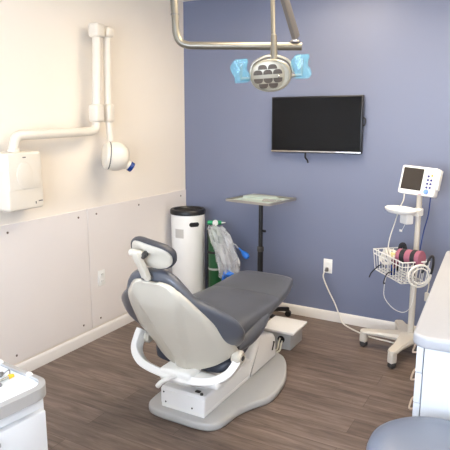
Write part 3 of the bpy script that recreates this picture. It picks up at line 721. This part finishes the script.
# patient monitor
me_ = Vector((0.95, -0.25, -0.045)).normalized(); mn_ = Vector((-0.245, -0.92, 0.21)); mn_ = (mn_ - me_ * mn_.dot(me_)).normalized(); MR = frame(me_, mn_)
mc = Vector((2.049, -0.375, 1.2)); TM = Matrix.Translation(mc) @ MR.to_4x4()
pmn = thing('patient_monitor', 'white patient monitor with dark screen on the rolling stand', 'patient monitor', (mx, my, 1.1))
part('case', MB().prism(rrect(0.245, 0.185, 0.014, 4), -0.065, 0.0, 0.008, 3, TM), M['white_gloss'], pmn)
part('screen', MB().prism(rrect(0.138, 0.142, 0.004, 3, -0.038, 0.008), 0.0, 0.0025, 0.001, 1, TM), M['screen'], pmn)
part('side_grip', MB().prism(rrect(0.012, 0.13, 0.005, 3, 0.1265, 0.02), -0.055, -0.015, 0.004, 2, TM), M['white'], pmn)
for i in range(4):
    for j in range(2):
        if i == 3 and j == 1: part('button', MB().prism(rrect(0.012, 0.012, 0.004, 3, 0.067 + 0.022 * j, -0.036 + 0.026 * i), 0.0, 0.003, 0.001, 1, TM), M['yellow'], pmn, label='yellow button')
        else: part('button', MB().prism(rrect(0.015, 0.014, 0.005, 3, 0.067 + 0.022 * j, -0.036 + 0.024 * i), 0.0, 0.004, 0.001, 1, TM), M['navy'], pmn, label='navy button')
part('dial', MB().lathe([(0.016, 0), (0.016, 0.008), (0.013, 0.012)], TM @ Vector((0.070, -0.064, 0)), mn_, 24), M['dial'], pmn, label='light blue dial')
part('alarm_mark', MB().prism(rrect(0.026, 0.005, 0.002, 2, 0.03, -0.085), 0, 0.0015, 0, 1, TM), M['pink'], pmn)
part('mount', MB().cyl((mx, my, 1.10), (mx, my, 1.155), 0.026, bev=0.004), M['white'], pmn)
# leads, cuff and tubing on the stand
single('monitor_cable', MB().tube([(2.135, -0.375, 1.096), (2.133, -0.37, 1.06), (2.125, -0.36, 0.97), (2.105, -0.345, 0.88), (2.095, -0.35, 0.80), (2.085, -0.36, 0.70), (2.07, -0.40, 0.65)], 0.0035, 8, 5), M['deepblue'], 'dark blue cable hanging behind the monitor to the basket', 'cable')
single('sensor_lead', MB().tube([(1.962, -0.335, 1.103), (1.958, -0.33, 1.06), (1.93, -0.30, 1.0), (1.91, -0.33, 0.90), (1.89, -0.36, 0.80), (1.885, -0.37, 0.71), (1.90, -0.375, 0.64)], 0.0038, 8, 5), M['cord'], 'white lead hanging from the left edge of the monitor to the basket', 'cable')
single('cable_tag', MB().box((1.965, -0.39, 0.865), (0.022, 0.003, 0.014), rz(-0.5)).tube([(1.972, -0.392, 0.865), (1.985, -0.38, 0.90), (1.99, -0.38, 0.9135)], 0.0015, 6, 3), M['white'], 'small white paper tag hanging under the cable box', 'tag')
# cuff: rolled, pink with two black bands
cu0 = bp(0.22, 0.35, 0.722); cu1 = bp(0.98, -0.45, 0.735); cax = (cu1 - cu0).normalized(); cl = (cu1 - cu0).length
cf = thing('pressure_cuff', 'rolled pink and black blood pressure cuff lying in the wire basket', 'blood pressure cuff', cu0)
def seg(a, b, r, rin=0.02): return MB().lathe([(rin, cl * a), (r - 0.004, cl * a), (r, cl * a + 0.004), (r, cl * b - 0.004), (r - 0.004, cl * b), (rin, cl * b)], cu0, cax, 24)
part('roll', seg(0, 1, 0.048, 0.014), M['pink'], cf)
for a, b in ((0.16, 0.40), (0.62, 0.84)): part('band', seg(a, b, 0.0495, 0.03), M['darkfab'], cf, label='black band')
part('flap', MB().tube([cu0 + Vector((0, 0, -0.02)) + n_ * 0.035, cu0 + n_ * 0.05 + Vector((0, 0, -0.07)) + cax * 0.03], 0.03, 12, 0, flat=0.01), M['maroon'], cf, label='maroon flap')
# black straps and cables inside and out of the basket
single('black_strap', MB().tube([bp(-0.3, -0.2, 0.59), bp(-0.28, -0.25, 0.70), bp(-0.25, -0.3, 0.765), bp(-0.20, -0.5, 0.77), bp(-0.18, -0.6, 0.72)], 0.014, 10, 4, flat=0.005), M['darkfab'], 'black strap sticking up behind the pink cuff', 'strap')
single('black_hose', MB().tube([bp(0.95, -0.55, 0.64), bp(1.02, -0.95, 0.735), bp(1.10, -1.1, 0.75), bp(1.14, -1.1, 0.70), bp(1.12, -1.0, 0.64)], 0.008, 10, 5), M['black'], 'black hose looped over the right end of the basket', 'hose')
single('black_lead', MB().tube([bp(-0.5, 0.5, 0.60), bp(-0.45, 0.8, 0.625), bp(-0.40, 1.1, 0.63), bp(-0.52, 1.3, 0.60), bp(-0.66, 1.45, 0.565), bp(-0.75, 1.5, 0.53)], 0.004, 8, 5), M['black'], 'thin black lead end dangling out of the basket front', 'cable')
single('looped_lead', MB().tube([bp(0.15, 0.6, 0.60), bp(0.2, 0.85, 0.615), bp(0.15, 1.12, 0.60), bp(0.08, 1.25, 0.55), bp(0.1, 1.27, 0.53), bp(0.16, 1.25, 0.54)], 0.0038, 8, 5), M['black'], 'short black hook-shaped lead hanging under the cuff', 'cable')
single('blue_connector', MB().box(bp(0.06, 0.62, 0.62), (0.03, 0.03, 0.07), rz(-0.75), bev=0.006), M['deepblue'], 'dark blue connector standing at the basket front', 'connector')
single('yellow_connector', MB().box(bp(-0.35, 0.15, 0.70), (0.035, 0.025, 0.03), rz(-0.4), bev=0.006).cyl(bp(-0.35, 0.15, 0.585), bp(-0.35, 0.15, 0.69), 0.007), mat('pale_yellow_plastic', (226, 216, 150), 0.4), 'pale yellow connector lying in the middle of the basket', 'connector')
cl_ = MB()
for k in range(4):
    c = bp(-0.70 + 0.09 * k, 0.35 - 0.1 * k, 0.672); pts = []
    for j in range(12):
        a = 2 * PI * j / 12
        pts.append(c + e_ * (0.055 * math.cos(a)) + Vector((0, 0, 0.052 * math.sin(a))) + n_ * (0.012 * math.sin(2 * a + k)))
    cl_.tube(pts, 0.006, 8, 3, closed=True)
single('coiled_tubing', cl_, M['cord'], 'coil of white tubing heaped in the left end of the basket', 'tubing')
hk = MB()
hcen = bp(1.0, -0.2, 0.63) + e_ * 0.018
for k in range(2):
    r = 0.076 - 0.022 * k
    hk.tube([hcen + (n_ * 1.0 * math.cos(2 * PI * j / 16) + Vector((0, 0, 0.92 * math.sin(2 * PI * j / 16)))) * r + e_ * (0.010 * k) for j in range(16)], 0.004 if k else 0.007, 8, 3, closed=True)
single('hanging_coil', hk, M['cord'], 'round coil of white hose hung on the right side of the basket', 'hose')
single('white_loop_lead', MB().tube([bp(-0.12, 0.85, 0.575), bp(-0.14, 0.95, 0.49), bp(-0.05, 0.95, 0.42), bp(0.2, 0.5, 0.36), bp(0.45, 0.0, 0.35), bp(0.62, -0.3, 0.40), bp(0.68, -0.4, 0.5), bp(0.7, -0.4, 0.575)], 0.0019, 8, 6), M['cord'], 'white lead hanging in a low loop under the wire basket', 'cable')
single('inline_clip', MB().box((2.16, -0.40, 0.44), (0.026, 0.02, 0.06), rz(-0.5), bev=0.005).tube([(2.16, -0.40, 0.468), (2.168, -0.40, 0.53), (2.155, -0.42, 0.613)], 0.004, 6, 3), M['beige'], 'beige cable clip hanging to the right of the stand pole', 'clip')

# ------------------------------------------------------------------ right-hand drawer cabinet and counter
ca2 = math.radians(3.6); CT = Matrix.Translation((2.416, -2.300, 0)) @ Matrix.Rotation(ca2, 4, 'Z')
def cb(x0, x1, y0, y1, z0, z1, bev=0.002):
    return MB().box(CT @ Vector(((x0 + x1) / 2, (y0 + y1) / 2, (z0 + z1) / 2)), (x1 - x0, y1 - y0, z1 - z0), rz(ca2), bev=bev)
DW = 0.56
def drawer_unit(y0, y1, label):
    t = thing('drawer_cabinet', label, 'cabinet', CT @ Vector((0.3, (y0 + y1) / 2, 0)), 'drawer cabinets under the right counter')
    part('body', cb(0.04, DW, y0, y1, 0.09, 0.858), M['cabinet'], t)
    part('toe_kick', cb(0.09, DW, y0 + 0.01, y1 - 0.01, 0.0, 0.09), M['rubber'], t)
    for z0, z1 in ((0.757, 0.853), (0.648, 0.753), (0.46, 0.644), (0.10, 0.456)):
        d = part('drawer', cb(0.015, 0.037, y0 + 0.002, y1 - 0.002, z0, z1), M['cabinet'], t)
        ym = y0 + 0.03; zz = z1 - 0.045
        part('handle', MB().tube([CT @ Vector((0.016, ym, zz + 0.01)), CT @ Vector((0.004, ym + 0.004, zz + 0.004)), CT @ Vector((-0.002, ym + 0.02, zz)), CT @ Vector((-0.002, ym + 0.08, zz)), CT @ Vector((0.004, ym + 0.096, zz + 0.004)), CT @ Vector((0.016, ym + 0.10, zz + 0.01))], 0.0033, 8, 3), M['brass'], d, label='pale metal bar handle')
    return t
drawer_unit(0.03, 0.66, 'white drawer cabinet at the near end of the right counter')
drawer_unit(0.664, 1.3, 'white drawer cabinet at the far end of the right counter')
ctp = MB()
cp = []
for (cx, cy, r, a0) in ((DW - 0.002, 1.33, 0.002, 0), (0.04, 1.29, 0.04, 90), (0.055, 0.045, 0.055, 180), (DW - 0.002, 0.002, 0.002, 270)):
    for k in range(9):
        a = math.radians(a0 + 90 * k / 8); cp.append((cx + r * math.cos(a), cy + r * math.sin(a)))
ctp.prism(cp, 0.8585, 0.90, 0.010, 3, CT)
single('countertop', ctp, M['countertop'], 'pale grey countertop with rounded corner over white drawers', 'countertop')

# ------------------------------------------------------------------ operator stool (foreground)
sx_, sy_ = 2.553, -2.535
sl = thing('operator_stool', 'round blue grey vinyl stool in front of the drawer cabinet', 'stool', (sx_, sy_, 0))
part('seat', MB().lathe([(0.15, 0.58), (0.185, 0.585), (0.199, 0.603), (0.202, 0.625), (0.194, 0.647), (0.172, 0.663), (0.12, 0.672), (0.0, 0.675)], (sx_, sy_, 0), (0, 0, 1), 56), M['stool'], sl)
part('seat_plate', MB().cyl((sx_, sy_, 0.555), (sx_, sy_, 0.581), 0.12, bev=0.004), M['black'], sl)
part('gas_column', MB().cyl((sx_, sy_, 0.10), (sx_, sy_, 0.34), 0.028).cyl((sx_, sy_, 0.33), (sx_, sy_, 0.56), 0.016), M['chrome'], sl)
for k in range(5):
    a = math.radians(20 + 72 * k); ux, uy = math.cos(a), math.sin(a)
    lg = part('leg', MB().tube([(sx_ + 0.01 * ux, sy_ + 0.01 * uy, 0.10), (sx_ + 0.14 * ux, sy_ + 0.14 * uy, 0.09), (sx_ + 0.24 * ux, sy_ + 0.24 * uy, 0.07)], 0.018, 10, 3), M['chrome'], sl)
    c = Vector((sx_ + 0.24 * ux, sy_ + 0.24 * uy, 0.026)); sd = Vector((-uy, ux, 0))
    part('caster', MB().cyl(c - sd * 0.02, c + sd * 0.02, 0.026, bev=0.005).cyl(c, c + Vector((0, 0, 0.05)), 0.007), M['black'], lg)

# ------------------------------------------------------------------ mobile cart (lower left)
ka = math.radians(-5.5); KT = Matrix.Translation((1.573, -3.056, 0)) @ Matrix.Rotation(ka, 4, 'Z')
def kb(x0, x1, y0, y1, z0, z1, bev=0.003, seg=2):
    return MB().box(KT @ Vector(((x0 + x1) / 2, (y0 + y1) / 2, (z0 + z1) / 2)), (x1 - x0, y1 - y0, z1 - z0), rz(ka), bev=bev, seg=seg)
KW, KD = 0.52, 0.50
ct = thing('mobile_cart', 'white equipment cart with grey bumper rim in the near left corner', 'cart', KT @ Vector((-KW / 2, -KD / 2, 0)))
o1 = rrect(KW, KD, 0.062, 8, -KW / 2, -KD / 2); o2 = rrect(KW - 0.036, KD - 0.036, 0.045, 8, -KW / 2, -KD / 2)
part('bumper_rim', MB().rings([[KT @ Vector((a, b, z)) for a, b in o] for o, z in ((o2, 0.812), (o1, 0.816), (o1, 0.85), (o2, 0.853), (o2, 0.838))]), M['cart_rim'], ct)
part('worktop', MB().prism(rrect(KW - 0.038, KD - 0.038, 0.044, 8, -KW / 2, -KD / 2), 0.836, 0.846, 0.001, 1, KT), M['cart_white'], ct)
part('body', kb(-KW + 0.02, -0.028, -KD + 0.02, -0.02, 0.10, 0.812), M['cabinet'], ct)
for z0, z1 in ((0.60, 0.775), (0.36, 0.595), (0.12, 0.355)):
    dr = part('drawer', kb(-0.03, -0.008, -KD + 0.03, -0.03, z0, z1), M['cabinet'], ct)
    part('pull', MB().box(KT @ Vector((-0.004, -KD / 2, z1 - 0.03)), (0.012, 0.14, 0.012), rz(ka), bev=0.003), M['cart_rim'], dr)
for px, py in ((-0.10, -0.012), (-0.245, -0.012)):
    part('corner_tab', MB().ball(KT @ Vector((px, py, 0.851)), 0.011, (1, 0.8, 0.8)), M['white'], ct)
for px, py in ((-0.06, -0.06), (-KW + 0.06, -0.06), (-0.06, -KD + 0.06), (-KW + 0.06, -KD + 0.06)):
    c = KT @ Vector((px, py, 0.03)); sd = KT.to_3x3() @ Vector((0, 1, 0))
    part('caster', MB().cyl(c - sd * 0.014, c + sd * 0.014, 0.03, bev=0.005).box(c + Vector((0, 0, 0.045)), (0.04, 0.04, 0.055), rz(ka), bev=0.006), M['rubber'], ct)
# small things lying on the cart
def kt(x, y, z): return KT @ Vector((x, y, z))
KZ = 0.8465
pk_ = thing('syringe', 'thin syringe with yellow tip on the white cart top', 'syringe', kt(-0.15, -0.06, KZ))
part('barrel', MB().cyl(kt(-0.135, -0.088, KZ + 0.006), kt(-0.133, -0.058, KZ + 0.006), 0.004), M['chrome'], pk_)
part('tip', MB().cyl(kt(-0.133, -0.058, KZ + 0.007), kt(-0.131, -0.044, KZ + 0.007), 0.007, 0.005), M['yellow'], pk_, label='yellow tip')
single('metal_clip', MB().box(kt(-0.168, -0.062, KZ + 0.006), (0.012, 0.02, 0.012), rz(0.5), bev=0.003).tube([kt(-0.166, -0.055, KZ + 0.004), kt(-0.156, -0.042, KZ + 0.016), kt(-0.148, -0.045, KZ + 0.004)], 0.002, 6, 3), M['armgrey'], 'small grey metal clip behind the syringe on the cart', 'clip')
single('handpiece', MB().cyl(kt(-0.20, -0.20, KZ + 0.01), kt(-0.10, -0.103, KZ + 0.01), 0.009, 0.006, bev=0.002), M['armgrey'], 'dark metal handpiece at the left edge of the cart top', 'handpiece')

# ------------------------------------------------------------------ camera, world, colour
cam = bpy.data.cameras.new('camera'); co = bpy.data.objects.new('camera', cam); COL.objects.link(co)
R_ = Vector((0.86989305, 0.49323938, 0.00100208)); U_ = Vector((-0.09453914, 0.16473767, 0.98179624)); F_ = Vector((-0.48409549, 0.85415245, -0.18993458))
mw = Matrix((R_, U_, -F_)).transposed().to_4x4(); mw.translation = (2.73213, -4.10659, 1.6)
co.matrix_world = mw
cam.sensor_width = 36.0; cam.lens = 36.0 * 555.778 / 450.0; cam.clip_start = 0.05
S.camera = co
w = bpy.data.worlds.new('world'); S.world = w; w.use_nodes = True
w.node_tree.nodes['Background'].inputs['Color'].default_value = (0.75, 0.85, 1.0, 1)
w.node_tree.nodes['Background'].inputs['Strength'].default_value = 0.6
S.view_settings.view_transform = 'Standard'; S.view_settings.look = 'None'
S.view_settings.gamma = 1.0; S.view_settings.use_curve_mapping = False
S.view_settings.exposure = 0.0
S.cycles.use_denoising = True
S.cycles.max_bounces = 10; S.cycles.diffuse_bounces = 6; S.cycles.transparent_max_bounces = 12
